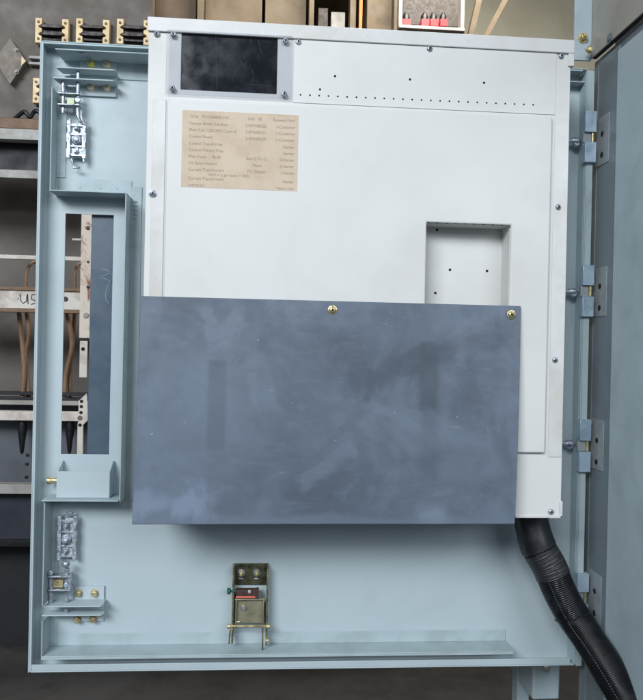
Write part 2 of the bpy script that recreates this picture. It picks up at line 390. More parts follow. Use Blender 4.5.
for q, w_ in (((91, 64.2), m_yel), ((107.2, 65.2), m_cream), ((90.8, 87.3), m_cream), ((107, 88), m_cream)):
    bolt(upper, P(*q, -.0052), .0058, w_, w_, .0070, h=.005, stud=.0); bolt(upper, P(*q, -.0052) + Vector((0, -.0063, 0)), .0030, m_brass, h=.003, name='bolt_end', hexa=False)
YL = -.020
b = MB(); b.cyl(P(78.2, 72.5, YL), P(77.6, 116, YL), .0032, 16); b.build('latch_rod', m_zinc, upper)
b = MB(); b.cyl(P(63.2, 79.6, YL), P(63.2, 93, YL), .0038, 16); b.cyl(P(63.2, 93, YL), P(63, 113.5, YL), .0032, 16); b.build('pivot_pin', m_zinc, upper)
for yy in (95.2, 106.2):
    b = MB(); c = P(70, yy, YL); b.box(P(59, yy, YL).x, P(81, yy, YL).x, YL - .009, YL + .009, c.z - .001, c.z + .001); b.build('link_plate', m_zinc, upper)
b = MB(); l_, r_, z_, t_ = R4(67, 74.3, 98, 105, YL - .003); b.box(l_, r_, YL - .004, YL + .008, z_, t_); b.build('spacer_block', m_green, upper)
bolt(upper, P(78, 100.5, YL - .0035), .0046, m_zinc, h=.004, hexa=False)
b = MB(); b.sweep([P(77.8, 113, YL), P(78.5, 118, YL), P(80, 121, YL - .002), P(82, 123, YL)], [.003, .0026, .0028, .002], 10)
b.sweep([P(81.3, 110.5, YL - .004), P(81.2, 117, YL - .004), P(82.6, 121.5, YL - .005), P(85, 125, YL - .005)], [.0012, .0018, .0018, .001], 10); b.build('hook', m_zinc, upper)
castbody(upper, 77, 140.5, 18.5, 36, -.012, [(77.2, 129.3, .004), (77, 140.5, .0078), (76.6, 152.5, .0036)])
b = MB(); b.sweep([P(70, 119, -.014), P(70.4, 124, -.014)], .0022, 10)
b.sweep([P(71.5, 159, -.014), P(73, 163, -.015), P(73.5, 168, -.015), P(80, 167.6, -.015)], .0018, 10); b.sweep([P(83.5, 158, -.014), P(83.8, 162.5, -.014)], .0022, 10)
b.build('link_eye', m_zinc, upper)
# lower latch
lt = MB(); x0_, x1_, z0_, z1_ = R4(58, 104, 586, 621, -.004); lt.box(x0_ + .028, x1_, -.005, -.0002, z0_, z1_)
lower = lt.build('lower_latch', m_door, door, label='lower latch with two shelf brackets, rods and cast turnbuckle')
shelf(lower, 43.5, 102.3, 606, -.038); shelf(lower, 41.8, 102.8, 614.8, -.030)
for q in ((78.8, 593), (94.8, 593), (77.8, 619), (93.6, 618.6)): bolt(lower, P(*q, -.0052), .0052, m_brass, m_brass, .0066, h=.006, hexa=False)
b = MB(); b.cyl(P(67.2, 568, YL), P(66.3, 612.5, YL), .0042, 16); b.build('latch_rod', m_zinc, lower)
b = MB(); b.cyl(P(51.5, 571.5, YL), P(50.5, 603, YL), .004, 16); b.build('pivot_pin', m_zinc, lower)
for yy in (575.2, 588.6):
    b = MB(); c = P(59, yy, YL); b.box(P(46.8, yy, YL).x, P(71.3, yy, YL).x, YL - .010, YL + .010, c.z - .0013, c.z + .0013); b.build('link_plate', m_zinc, lower)
b = MB(); l_, r_, z_, t_ = R4(53, 63, 580.5, 587.5, YL - .003); b.box(l_, r_, YL - .003, YL + .008, z_, t_); b.build('spacer_block', m_brass, lower)
b = MB(); b.box(P(69, 580, YL).x, P(72.4, 580, YL).x, YL - .009, YL + .009, P(70, 589, YL).z, P(70, 574, YL).z); b.build('side_strap', m_zinc, lower)
bolt(lower, P(66.5, 584.5, YL - .005), .004, m_blue_zinc, h=.004, hexa=False); bolt(lower, P(51, 572.5, YL - .007), .0042, m_zinc, h=.004, hexa=False)
castbody(lower, 67.6, 538, 18.5, 42, -.012, [(66.8, 525.5, .0042), (66.3, 540, .0078), (65.8, 551.5, .0042)])
b = MB(); b.lathe(P(66, 564, YL - .007), [(.003, -.006), (.0062, -.002), (.0066, .001), (.005, .004), (.002, .0058)], (0, -1, 0), 18); b.build('ball_joint', m_zinc, lower)
b = MB(); b.sweep([P(63, 519, -.015), P(64, 513.5, -.016), P(71, 512.5, -.016), P(74, 517.5, -.015)], .002, 10); b.sweep([P(71.5, 509, -.014), P(73.5, 512.6, -.014)], .0018, 8); b.build('link_eye', m_zinc, lower)

# ---- interlock catch at bottom centre
x0_, x1_, z0_, z1_ = R4(233, 269, 564, 585.2, -.006)
b = MB(); b.box(x0_ + .0022, x1_ - .0042, -.004, -.0004, z0_, z1_)
ic = b.build('interlock_catch', m_olived, door, label='olive zinc catch bracket with folding plate at the bottom of the door')
zl = P(250, 641, -.015).z; zr = P(266, 643, -.015).z
b = MB(); b.prism([(x0_, -.0005, z1_), (x0_, -.022, z1_ - .004), (x0_, -.026, z1_ - .09), (x0_, -.026, zl), (x0_, -.014, zl), (x0_, -.0005, z0_ - .08)], (.0032, 0, 0)); b.build('side_plate', m_olive, ic)
b = MB(); b.prism([(x1_ - .004, -.0005, z1_), (x1_ - .004, -.022, z1_ - .004), (x1_ - .004, -.026, z1_ - .09), (x1_ - .004, -.026, zr), (x1_ - .004, -.014, zr), (x1_ - .004, -.0005, z0_ - .08)], (.0032, 0, 0)); b.build('side_plate', m_olive, ic)
for q in ((241.2, 572.6), (256.8, 572.6)): bolt(ic, P(*q, -.0042), .0048, m_brass, m_zinc, .0068, h=.005, stud=.005)
for q in ((240.8, 578.6), (256.4, 578.6)):
    b = MB(); c = P(*q, -.0044); b.box(c.x - .004, c.x + .004, -.0052, -.0042, c.z - .0012, c.z + .0012); b.build('slot_tab', m_zinc, ic)
l_, r_, z_, t_ = R4(235, 264, 599, 623, -.022)
b = MB(); b.box(l_ + .001, r_, -.022, -.0205, z_, t_); b.box(l_ + .001, l_ + .0028, -.029, -.0221, z_, t_); b.box(r_ - .0018, r_, -.029, -.0221, z_, t_); b.box(l_, r_ + .002, -.027, -.0215, t_ - .0002, t_ + .002)
b.build('folding_plate', m_olivel, ic)
bolt(ic, P(243.8, 607, -.0222), .0036, m_zinc, m_brass, .005, h=.004, hexa=False)
b = MB(); l_, r_, z_, t_ = R4(236, 257, 589.8, 595.6, -.024); b.box(l_, r_, -.027, -.012, z_, t_); b.box(r_ - .001, r_ + .003, -.028, -.013, z_ - .004, t_ + .001); b.build('catch_block', m_brown, ic)
b = MB(); l_, r_, z_, t_ = R4(236, 255, 595.7, 597.6, -.024); b.box(l_, r_, -.0268, -.012, z_, t_ - .0001); b.build('catch_lining', m_red, ic)
bolt(ic, P(249.5, 591.4, -.0272), .0032, m_zinc, h=.003, hexa=False)
b = MB(); c = P(229, 591, -.024); b.lathe(c, [(.0035, -.003), (.0056, -.002), (.0056, .002), (.0034, .0035)], (-1, 0, 0), 18); b.cyl(c, P(236, 591, -.024), .0022, 12); b.build('green_nut', m_dkgreen, ic)
b = MB(); b.cyl(P(228.8, 626, -.027), P(268.4, 626, -.027), .002, 14); b.build('cross_pin', m_brass, ic)
for q in ((229, 626.2), (268.2, 626.2), (267.2, 640.3)):
    b = MB(); c = P(*q, -.027); b.lathe(c + Vector((.003, 0, 0)), [(.0042, 0), (.0042, .006)], (-1, 0, 0), 16); b.build('pin_head', m_brass, ic)
b = MB(); b.sweep([P(236, 622, -.03), P(240, 621.6, -.031)], .0016, 10); b.build('spring_tail', m_brass, ic)
for (a1, a2), (b1, b2) in (((230.3, 628), (229, 643.6)), ((232.4, 628), (232, 640)), ((262.6, 628), (262.6, 650))):
    b = MB(); b.sweep([P(a1, a2, -.029), P((a1 + b1) / 2, (a2 + b2) / 2, -.031), P(b1, b2, -.03)], .0014, 8); b.build('leg_strip', m_olive, ic)
# hinge wing bolts on the door
for px, py in ((575.5, 141), (572, 291.6), (568.5, 443.4)):
    c = P(px, py, -.018); b = MB(); b.lathe(c + Vector((.016, 0, 0)), [(.003, 0), (.003, .010), (.0062, .011), (.0066, .019), (.0045, .023), (.0036, .024), (.0034, .033), (.0018, .035)], (-1, 0, 0), 14)
    b.lathe(c + Vector((0.002, .004, -.003)), [(.0075, 0), (.0075, .006), (.006, .008)], (0, -1, 0), 16); b.build('hinge_bolt', m_zinc, door, bevel=.0003)

# ================================================================== WHITE CONTROL BOX
box = thing('control_box', 'white enamelled metal box mounted on the blue-grey door', 'control box')
YB = -.150
bx0 = P(146.2, 158, YB).x; bx1 = P(566, 281, YB).x; bz1 = P(361, 31, YB).z; bz0 = P(537, 517.6, YB).z
rx0, rx1, rz0, rz1 = R4(425.5, 510, 223.6, 330, YB - .006)
vx0, vx1, vz0, vz1 = R4(181, 277.3, 34.6, 91.6, YB - .001)
b = MB(); b.plate(bx0, bx1, bz0, bz1, YB, YB + .002, [(rx0, rx1, rz0, rz1), (vx0, vx1, vz0, vz1)])
b.box(bx0, bx0 + .002, YB + .002, -.001, bz0, bz1); b.box(bx1 - .002, bx1, YB + .002, -.001, bz0, bz1)
b.box(bx0 + .002, bx1 - .002, YB + .002, -.001, bz1 - .002, bz1); b.box(bx0 + .002, bx1 - .002, YB + .002, -.001, bz0, bz0 + .002)
b.build('housing', m_white, box, bevel=.0012, seg=3)
# lid with skirt and corner tabs
b = MB(); zt_ = bz1; zl_ = P(361, 42, YB - .004).z
b.box(bx0 - .0016, bx1 + .0046, YB - .004, YB - .0002, zl_, zt_ + .0026); b.box(bx0 - .0016, bx1 + .0046, YB - .0001, -.02, zt_ + .0002, zt_ + .0026)
b.box(bx1 + .0002, bx1 + .0044, YB - .0036, YB + .02, P(570, 67, YB).z, zl_ - .0001)
b.box(bx1 - .005, bx1 + .0044, YB - .0038, YB - .0003, P(570, 67, YB).z, zl_ - .0001)
b.build('lid', m_white2, box, bevel=.0014, seg=3)
# upper trim plate; dark discs stand for its drilled holes
ux0, ux1, uz0, uz1 = R4(293.5, 556, 45, 107, YB - .001)
uz0, uz1 = P(361, 106, YB).z, zl_ - .0006
b = MB(); b.box(ux0, ux1, YB - .0012, YB - .0002, uz0, uz1)
b.mi = 1; hr = .0019
yh = lambda x: 95.0 + (x - 300.6) * (10. / 233)
hs = [(300.6 + 9.3 * k, yh(300.6 + 9.3 * k), hr * .78) for k in range(26)] + [(335, 76.4, hr * 1.05), (410, 79.6, hr * 1.05), (484, 83, hr * 1.05), (320, 89.6, hr)]
for hx, hy, r in hs: b.lathe(P(hx, hy, YB - .001), [(r, 0), (r, .00045)], (0, -1, 0), 12)
b.build('upper_plate', [m_white, m_hole_shade], box, bevel=.0005)
# left margin cover strip
b = MB(); b.box(P(152, 158, YB).x, P(165, 158, YB).x, YB - .0014, YB - .0002, bz0 + .004, P(158, 99, YB).z); b.build('margin_strip', m_white2, box, bevel=.0005)
b = MB(); b.box(P(551.5, 281, YB).x, bx1 - .001, YB - .0014, YB - .0002, P(552, 457, YB).z, P(556, 116, YB).z); b.build('margin_strip', m_white2, box, bevel=.0005)
b = MB(); b.box(P(549.5, 500, YB).x, bx1 + .0016, YB - .003, YB - .0002, bz0 - .0006, bz0 + .004); b.box(bx1 - .0026, bx1 + .0016, YB - .003, YB + .02, bz0 - .0004, P(557, 501, YB).z); b.box(P(515, 516, YB).x, P(549.3, 516, YB).x, YB - .002, YB - .0002, bz0 - .0004, bz0 + .004)
b.build('corner_tab', m_white2, box, bevel=.001)
# raised cover panel with the recess
YP = YB - .007
cx0, cx1 = P(165.5, 200, YP).x, P(549, 285, YP).x; cz0, cz1 = P(530, 453, YP).z, P(361, 107.5, YP).z
b = MB(); b.plate(cx0, cx1, cz0, cz1, YP, YB - .0016, [(rx0, rx1, rz0, rz1)])
cover = b.build('raised_panel', m_white, box, bevel=.0028, seg=4)
b = MB(); yb = YP + .045
b.box(rx0 - .002, rx1 + .002, yb, yb + .0015, rz0 - .002, rz1 + .002)
b.box(rx0 - .002, rx0 - .0002, YB + .0021, yb - .0002, rz0, rz1); b.box(rx1 + .0002, rx1 + .002, YB + .0021, yb - .0002, rz0, rz1); b.box(rx0 - .002, rx1 + .002, YB + .0021, yb - .0002, rz1 + .0002, rz1 + .002); b.box(rx0 - .002, rx1 + .002, YB + .0021, yb - .0002, rz0 - .002, rz0 - .0002)
b.mi = 1
for hx, hy in ((437, 230), (449.9, 269.8), (487, 271), (435.3, 293)): b.lathe(P(hx, hy, yb), [(.0022, 0), (.0022, .0005)], (0, -1, 0), 12)
for k in range(9):
    q = P(428.5 + 9.3 * k, 223.6, YP); b.lathe((q.x, YP + .004, rz1), [(.0021, -.0002), (.0021, .0004)], (0, 0, -1), 12)
b.build('recess', [m_white, m_hole_shade], cover, bevel=0)
# viewing window and clear cover
b = MB(); b.box(vx0 - .003, vx1 + .003, YB + .0025, YB + .0045, vz0 - .003, vz1 + .003); vw = b.build('viewing_window', m_window, box, bevel=0)
rs = random.Random(3)
for ps in ([(216, 36), (216.4, 60), (217, 90)], [(214.6, 40), (214.9, 70)], [(232, 80), (236, 72), (242, 63), (246, 66)], [(240, 60), (243, 66), (247, 62)], [(252, 70), (254, 76), (251, 82)], [(190, 50), (200, 54), (213, 52)], [(258, 40), (262, 55)], [(225, 46), (236, 43)], [(200, 75), (206, 60)], [(246, 84), (270, 86)]):
    b = MB(); b.sweep([P(u + rs.uniform(-.3, .3), v, YB + .0024) for u, v in ps], .00022, 5); b.build('scratch', m_scr, vw, bevel=0)
l_, r_, z_, t_ = R4(166.5, 292, 30.5, 97.5, YB - .0022)
b = MB(); b.box(l_, r_, YB - .0050, YB - .0043, z_, zl_ + .003); clear = b.build('clear_cover', m_clear, box, bevel=.0003, seg=1)
for k in ((173.5, 34.5), (285.6, 41), (172.5, 88.6), (284.3, 94.4)): screw(box, *k, YB - .0050, .0046)
for k in ((157, 34), (298.4, 42.2), (429.6, 49), (561, 56.2)): screw(box, *k, YB - .0014 if k[0] < 561 else YB - .0003, .0046)
for k in ((558.2, 207.2), (555, 360), (551, 511.5)): screw(box, *k, YB - .0003 - .0012, .0046)
screw(box, 153, 193.6, YB - .0015, .0044, washer=m_zinc)
# renewal parts label
YLb = YP - .0003
lx0, lx1, lz0, lz1 = R4(181.6, 298, 112.6, 189.2, YLb)
b = MB(); b.box(lx0, lx1, YLb, YP - .00002, lz0, lz1); lab = b.build('parts_label', m_paper, cover, bevel=0, label='aged buff paper parts list glued to the white box')
W = lx1 - lx0; H = lz1 - lz0
rows = [(.075, [(.065, 'GO#   MLVG8880E-1A1'), (.56, 'Unit   7B'), (.775, 'Renewal Parts')]),
        (.165, [(.06, 'Vacuum Bottle Sub-Assy'), (.54, '2147A08G02'), (.81, '1-Contactor')]),
        (.25, [(.06, 'Main Coil (120/240V Control)'), (.54, '2147A08G11'), (.81, '1-Contactor')]),
        (.335, [(.06, 'Control Board'), (.54, '2147A08G09'), (.80, '1-Contactor')]),
        (.425, [(.06, 'Control Transformer'), (.865, '-Starter')]),
        (.51, [(.06, 'Control Primary Fuse'), (.865, '-Starter')]),
        (.595, [(.06, 'Main Fuses     7B-2R'), (.555, 'Bab12171-12'), (.835, '3-Starter')]),
        (.68, [(.06, 'OL Relay Heaters'), (.61, 'None'), (.835, '3-Starter')]),
        (.765, [(.06, 'Current Transformers'), (.56, 'YS12584A01'), (.835, '1-Starter')]),
        (.825, [(.225, '100/5 = 2 pri turns = 50/5')]),
        (.88, [(.06, 'Current Transformers'), (.86, 'Starter')]),
        (.97, [(.06, 'JU40703-001'), (.82, 'Made in USA')])]
tb = bmesh.new(); dg = None
for fy, items in rows:
    for fx, s_ in items:
        cu = bpy.data.curves.new('t', 'FONT'); cu.body = s_; cu.size = H * (.055 if fy < .96 else .045); cu.resolution_u = 2
        to = bpy.data.objects.new('t', cu); C.objects.link(to); bpy.context.view_layer.update()
        me = to.to_mesh()
        off = len(tb.verts); xo = lx0 + fx * W if fx < .75 else lx0 + .965 * W - to.dimensions.x * .92; mat = Matrix.Translation((xo, YLb - .00012, lz1 - fy * H - cu.size * .35)) @ Matrix.Rotation(PI / 2, 4, 'X')
        me2 = me.copy(); me2.transform(mat @ Matrix.Scale(.92, 4, (1, 0, 0))); tb.from_mesh(me2)
        to.to_mesh_clear(); bpy.data.objects.remove(to); bpy.data.curves.remove(cu); bpy.data.meshes.remove(me2)
me = bpy.data.meshes.new('printed_text'); tb.to_mesh(me); tb.free(); me.materials.append(m_print)
po = bpy.data.objects.new('printed_text', me); C.objects.link(po); po.parent = lab

# ================================================================== DARK FLAP
def flap_mat(cen):
    t = NT('smudged_slate_rubber')
    sep = t.n('ShaderNodeSeparateXYZ'); t.l(t.co.outputs['Object'], sep.inputs[0]); X, Z = sep.outputs[0], sep.outputs[2]
    w1 = t.noise(9, 5, .6, dist=1.2); w2 = t.noise(34, 5, .65, loc=(5, 2, 1))
    def mask(px, py, hw, hh, ang=0, soft=.006, wob=.02):
        c = P(px, py, -.17); hw = sz(hw, -.17); hh = sz(hh, -.17)
        dx = t.math('SUBTRACT', X, c.x); dz = t.math('SUBTRACT', Z, c.z)
        ca, sa = math.cos(ang), math.sin(ang)
        u = t.math('ADD', t.math('MULTIPLY', dx, ca), t.math('MULTIPLY', dz, sa)); v = t.math('SUBTRACT', t.math('MULTIPLY', dz, ca), t.math('MULTIPLY', dx, sa))
        u = t.math('ADD', t.math('ABSOLUTE', u), t.math('MULTIPLY', t.math('SUBTRACT', w2, .5), wob)); v = t.math('ADD', t.math('ABSOLUTE', v), t.math('MULTIPLY', t.math('SUBTRACT', w1, .5), wob * 2))
        return t.math('MULTIPLY', t.ramp(u, hw - soft, hw + soft, 1, 0), t.ramp(v, hh - soft, hh + soft, 1, 0))
    base, light, dark = lin((82, 93, 108)), lin((104, 116, 134)), lin((63, 73, 85))
    c = t.mix(t.math('MULTIPLY', t.ramp(w1, .36, .70), .7), base, light)
    c = t.mix(t.math('MULTIPLY', t.ramp(t.noise(5, 4, .6, stretch=(.7, 1, 1.4), loc=(1, 4, 2)), .45, .72), .6), c, dark)
    c = t.mix(t.math('MULTIPLY', t.ramp(t.noise(26, 7, .7, stretch=(.5, 1, 1.2), dist=1.6, loc=(8, 0, 3)), .5, .75), .42), c, light)
    for a, col, k in ((mask(217, 404, 9, 44, 0, .004, .008), dark, .65), (mask(428, 375, 10, 34, 0, .006, .02), dark, .75), (mask(428, 440, 9, 40, 0, .008, .02), dark, .25),
                      (mask(400, 366, 60, 12, .45, .015, .05), dark, .6), (mask(455, 345, 60, 12, .35, .02, .05), dark, .45), (mask(180, 503, 34, 12, .1, .010, .06), light, .75),
                      (mask(432, 513, 14, 7, 0, .014, .05), lin((126, 138, 156)), .5), (mask(200, 420, 60, 60, .3, .03, .1), light, .35), (mask(168, 500, 36, 16, .12, .012, .07), lin((122, 136, 158)), .6), (mask(150, 440, 14, 60, 0, .03, .08), light, .4), (mask(325, 461, 34, 4, .6, .008, .05), light, .5), (mask(212, 330, 6, 20, .3, .006, .05), light, .5), (mask(232, 330, 5, 18, -.3, .006, .05), light, .4),
                      (mask(455, 465, 18, 10, 0, .012, .05), light, .4), (mask(330, 519, 200, 3, 0, .006, .02), light, .5)):
        c = t.mix(t.math('MULTIPLY', a, k), c, col)
    sp = t.ramp(t.noise(150, 2, .5), .74, .78)
    c = t.mix(t.math('MULTIPLY', sp, .35), c, lin((170, 178, 190)))
    scr = t.math('MULTIPLY', t.ramp(t.noise(110, 3, .6, stretch=(.12, 1, 1), dist=.6, loc=(0, 0, 9)), .66, .72), t.ramp(w1, .5, .6))
    c = t.mix(t.math('MULTIPLY', scr, .25), c, lin((150, 158, 172)))
    t.col(c); t.rough(t.ramp(w2, .3, .7, .5, .68)); t.bump(t.noise(420, 3, .6), .12, .0005); return t.m
b = MB(); N = 24; Mz = 16
YT, YBo = -.163, -.182
A, B_, Cc, D = P(141, 296, YT), P(521, 306, YT), P(515, 524, YBo), P(132, 524.5, YBo)
g = {}
for k, dy in enumerate((0, .004)):
    for i in range(N + 1):
        for j in range(Mz + 1):
            u, v = i / N, j / Mz
            p = (A * (1 - u) + B_ * u) * (1 - v) + (D * (1 - u) + Cc * u) * v
            p.y += dy - .003 * math.sin(PI * v) * (1 + .4 * math.sin(3 * u)) + .0006 * math.sin(9 * u + 4 * v)
            g[i, j, k] = b.bm.verts.new(p)
for i in range(N):
    for j in range(Mz):
        b.bm.faces.new([g[i, j, 0], g[i + 1, j, 0], g[i + 1, j + 1, 0], g[i, j + 1, 0]]); b.bm.faces.new([g[i, j, 1], g[i, j + 1, 1], g[i + 1, j + 1, 1], g[i + 1, j, 1]])
for i in range(N):
    for j in (0, Mz): b.bm.faces.new([g[i, j, 0], g[i, j, 1], g[i + 1, j, 1], g[i + 1, j, 0]])
for j in range(Mz):
    for i in (0, N): b.bm.faces.new([g[i, j, 0], g[i, j + 1, 0], g[i, j + 1, 1], g[i, j, 1]])
flap = thing('barrier_sheet', 'smudged dark slate-grey flat sheet screwed across the lower half of the white box', 'panel sheet')
b.build('sheet', flap_mat(None), flap, bevel=.0008)
for k in ((332.5, 310), (511.3, 314.6)): screw(flap, *k, YT - .0022, .0054, m_brass, m_brass)
b = MB(); c = P(500, 305, YT); b.box(c.x - .02, c.x + .02, YT + .0045, YB - .0018, P(500, 318, YT).z, P(500, 309, YT).z); b.build('spacer', m_brass, flap)
b = MB(); c = P(332, 305, YT); b.box(c.x - .02, c.x + .02, YT + .0045, YP - .0002, P(332, 316, YT).z, P(332, 307, YT).z); b.build('spacer', m_brass, flap)

# ================================================================== HOSE
hose = thing('corrugated_hose', 'thick black corrugated cable hose leaving the underside of the white box', 'hose')
ctrl = [(528, 496, -.070), (531, 520, -.074), (538, 546, -.082), (549, 566, -.088), (560, 592, -.095), (572, 614, -.103), (585, 633, -.115), (600, 656, -.135), (617, 684, -.16), (636, 716, -.19), (660, 760, -.23)]
pts = [P(*c) for c in ctrl]
def cr(p, t):
    i = min(int(t), len(p) - 2); f = t - i; a, b_, c, d = p[max(i - 1, 0)], p[i], p[i + 1], p[min(i + 2, len(p) - 1)]
    return .5 * ((2 * b_) + (c - a) * f + (2 * a - 5 * b_ + 4 * c - d) * f * f + (3 * b_ - a - 3 * c + d) * f ** 3)
dense = [cr(pts, i * (len(pts) - 1) / 2000) for i in range(2001)]
L = [0]
for a, c in zip(dense, dense[1:]): L.append(L[-1] + (c - a).length)
def at(s_):
    import bisect
    i = min(max(bisect.bisect_left(L, s_), 1), 2000); f = (s_ - L[i - 1]) / max(L[i] - L[i - 1], 1e-9); return dense[i - 1].lerp(dense[i], f)
def s_of(py):
    best = min(range(2001), key=lambda i: abs((P(0, py, dense[i].y) - dense[i]).z)); return L[best]
R0 = .0275
def r_at(s_): return R0
s1, s2 = s_of(548), L[-1]
st = .0033 / 8; ss = []; s_ = s1 - .004
while s_ < s2: ss.append(s_); s_ += st
b = MB(); b.sweep([at(q) for q in ss], [r_at(q) + .0009 * (1 if math.sin(2 * PI * q / .0033) > 0 else -1) * min(1, abs(math.sin(2 * PI * q / .0033)) * 1.5) for q in ss], 56)
def hose_mat(name, c, ro):
    t = NT(name); n = t.noise(40, 5, .6); c = lin(c)
    t.col(t.mix(t.math('MULTIPLY', t.ramp(n, .5, .75), .5), c, lin((52, 54, 58)))); t.rough(t.ramp(n, .3, .7, ro, ro + .2)); return t.m
m_hose = hose_mat('black_corrugated_plastic', (20, 22, 26), .22)
b.build('corrugated_tube', m_hose, hose, bevel=0)
b = MB(); q = [s_ * .002 for s_ in range(int((s1 + .006) / .002))]; b.sweep([at(v) for v in q], [R0 + .0024 + .0006 * math.sin(v * 90) for v in q[:-1]] + [R0 + .0005], 48); b.build('boot', hose_mat('smooth_black_rubber', (18, 21, 27), .3), hose, bevel=0)
# wrinkled tape
b = MB(); a0 = s_of(551); q = [a0 + i * .0008 for i in range(int((s_of(578) - a0) / .0008))]
b.sweep([at(v) for v in q], [R0 + .0017 + .0005 * math.sin(v * 1400) * math.sin(v * 333) for v in q], 48); b.build('tape_wrap', hose_mat('dusty_black_tape', (34, 34, 38), .38), hose, bevel=0)
# crinkle ridges on the tape, cable tie, printed dashes
def ring(s_, rr, r, tilt, name, mat, a0=0, a1=2 * PI, n=48, wob=0):
    c = at(s_); t = (at(s_ + .002) - at(s_ - .002)).normalized(); u = Vector((0, -1, 0)); u = (u - t * u.dot(t)).normalized(); w = t.cross(u); pp = []
    for k in range(n + 1):
        a = a0 + (a1 - a0) * k / n
        pp.append(c + (u * math.cos(a) + w * math.sin(a)) * rr + t * (tilt * math.sin(a) * rr + wob * math.sin(a * 5 + s_ * 900)))
    bb = MB(); bb.sweep(pp, r, 8, caps=True); return bb.build(name, mat, hose, bevel=0)
m_crink = paint('tape_crinkle_highlight', (74, 70, 70), rough=.4, amt=.6, scale=60)  # crinkle highlights put into a paler ridge colour
for k, py in enumerate((558, 561, 564.5, 568, 571)):
    ring(s_of(py), R0 + .0017, .0007, .06 * (-1) ** k, 'crinkle_ridge', m_crink, (-1.0, -.5, -.9, -.2, -.7)[k], (-.2, .5, .1, .6, -.1)[k], 24, .0008)
ring(s_of(620), R0 + .0016, .0016, -.25, 'cable_tie', m_tie)
b = MB(); v = s_of(572)
while v < s2:
    c = at(v); t = (at(v + .002) - at(v - .002)).normalized(); u = Vector((0, -1, 0)); u = (u - t * u.dot(t)).normalized(); w = t.cross(u)
    if w.x > 0: w = -w
    a = .62 - .004 * 0; d = u * math.cos(a) + w * math.sin(a)
    p_ = c + d * (R0 + .0009)
    b.sweep([p_ - t * .0011, p_ + t * .0011], .0006, 6); v += .0044
b.build('printed_dashes', m_dots, hose, bevel=0)

# ================================================================== CABINET FRAME (right)
cab = thing('switchgear_cabinet', 'grey switchgear cabinet front frame with top beam, right of the open door', 'cabinet')
Xc = P(589.5, 300, .0).x                    # plane of the cabinet front, facing left
zt = P(592, 62, .0).z; zbm = -.72
def YatX(px, X, py=300):
    d = M @ Vector(((px - CX) / F, 1, -(py - CY) / F)); return CAM.y + d.y * (X - CAM.x) / d.x
ya = YatX(594, Xc); yb_ = YatX(614, Xc); yc = YatX(662, Xc)
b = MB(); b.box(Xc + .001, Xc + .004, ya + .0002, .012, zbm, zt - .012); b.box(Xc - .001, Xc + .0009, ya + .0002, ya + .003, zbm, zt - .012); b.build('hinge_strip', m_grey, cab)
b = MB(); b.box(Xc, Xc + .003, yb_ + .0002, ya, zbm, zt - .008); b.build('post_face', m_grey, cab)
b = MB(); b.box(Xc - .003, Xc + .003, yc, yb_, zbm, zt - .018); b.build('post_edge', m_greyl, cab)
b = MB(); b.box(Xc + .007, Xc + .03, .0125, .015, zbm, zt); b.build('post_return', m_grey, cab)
b = MB(); b.box(Xc + .006, Xc + .009, -.8, .012, zt - .03, zt + .004); b.build('header_face', m_grey, cab)
# top beam: end face towards camera and long side coming forward
tx0, tx1 = P(574.2, 40, .0).x, P(591.6, 40, .0).x
b = MB(); b.box(tx0, tx1, .0, .004, zt + .002, zt + .25); b.build('beam_end_plate', m_greyl, cab)
b = MB(); b.box(tx1 + .0003, tx1 + .003, -.8, .004, zt + .006, zt + .25); b.build('beam_side', m_beam, cab)
b = MB(); b.box(tx1 + .0032, tx1 + .010, -.8, .0, zt + .005, zt + .009); b.build('beam_shade_strip', m_black_p, cab)  # near-black strip: shadow under the beam put into its colour
bolt(cab, P(582.6, 38.2, -.0002), .0066, m_brass, m_brass, .0096, h=.008, stud=.004)
bolt(cab, P(591.4, 50, -.018) + Vector((-.002, 0, 0)), .0062, m_brass, m_brass, .009, axis=(-1, 0, 0), h=.004, stud=.003)
q = P(604, 38, -.07); bolt(cab, (tx1 + .0001, q.y, q.z), .006, m_grey, m_grey, .009, axis=(-1, 0, 0), h=.002)
# unseen interior behind the post edge, its darkness put into near-black colour
b = MB(); b.box(Xc + .05, Xc + .9, .02, .024, zbm, zt + .25); b.build('interior_back', m_black_p, cab)
b = MB(); b.box(Xc + .9, Xc + .904, -1.6, .02, zbm, zt + .25); b.build('interior_side', m_black_p, cab)
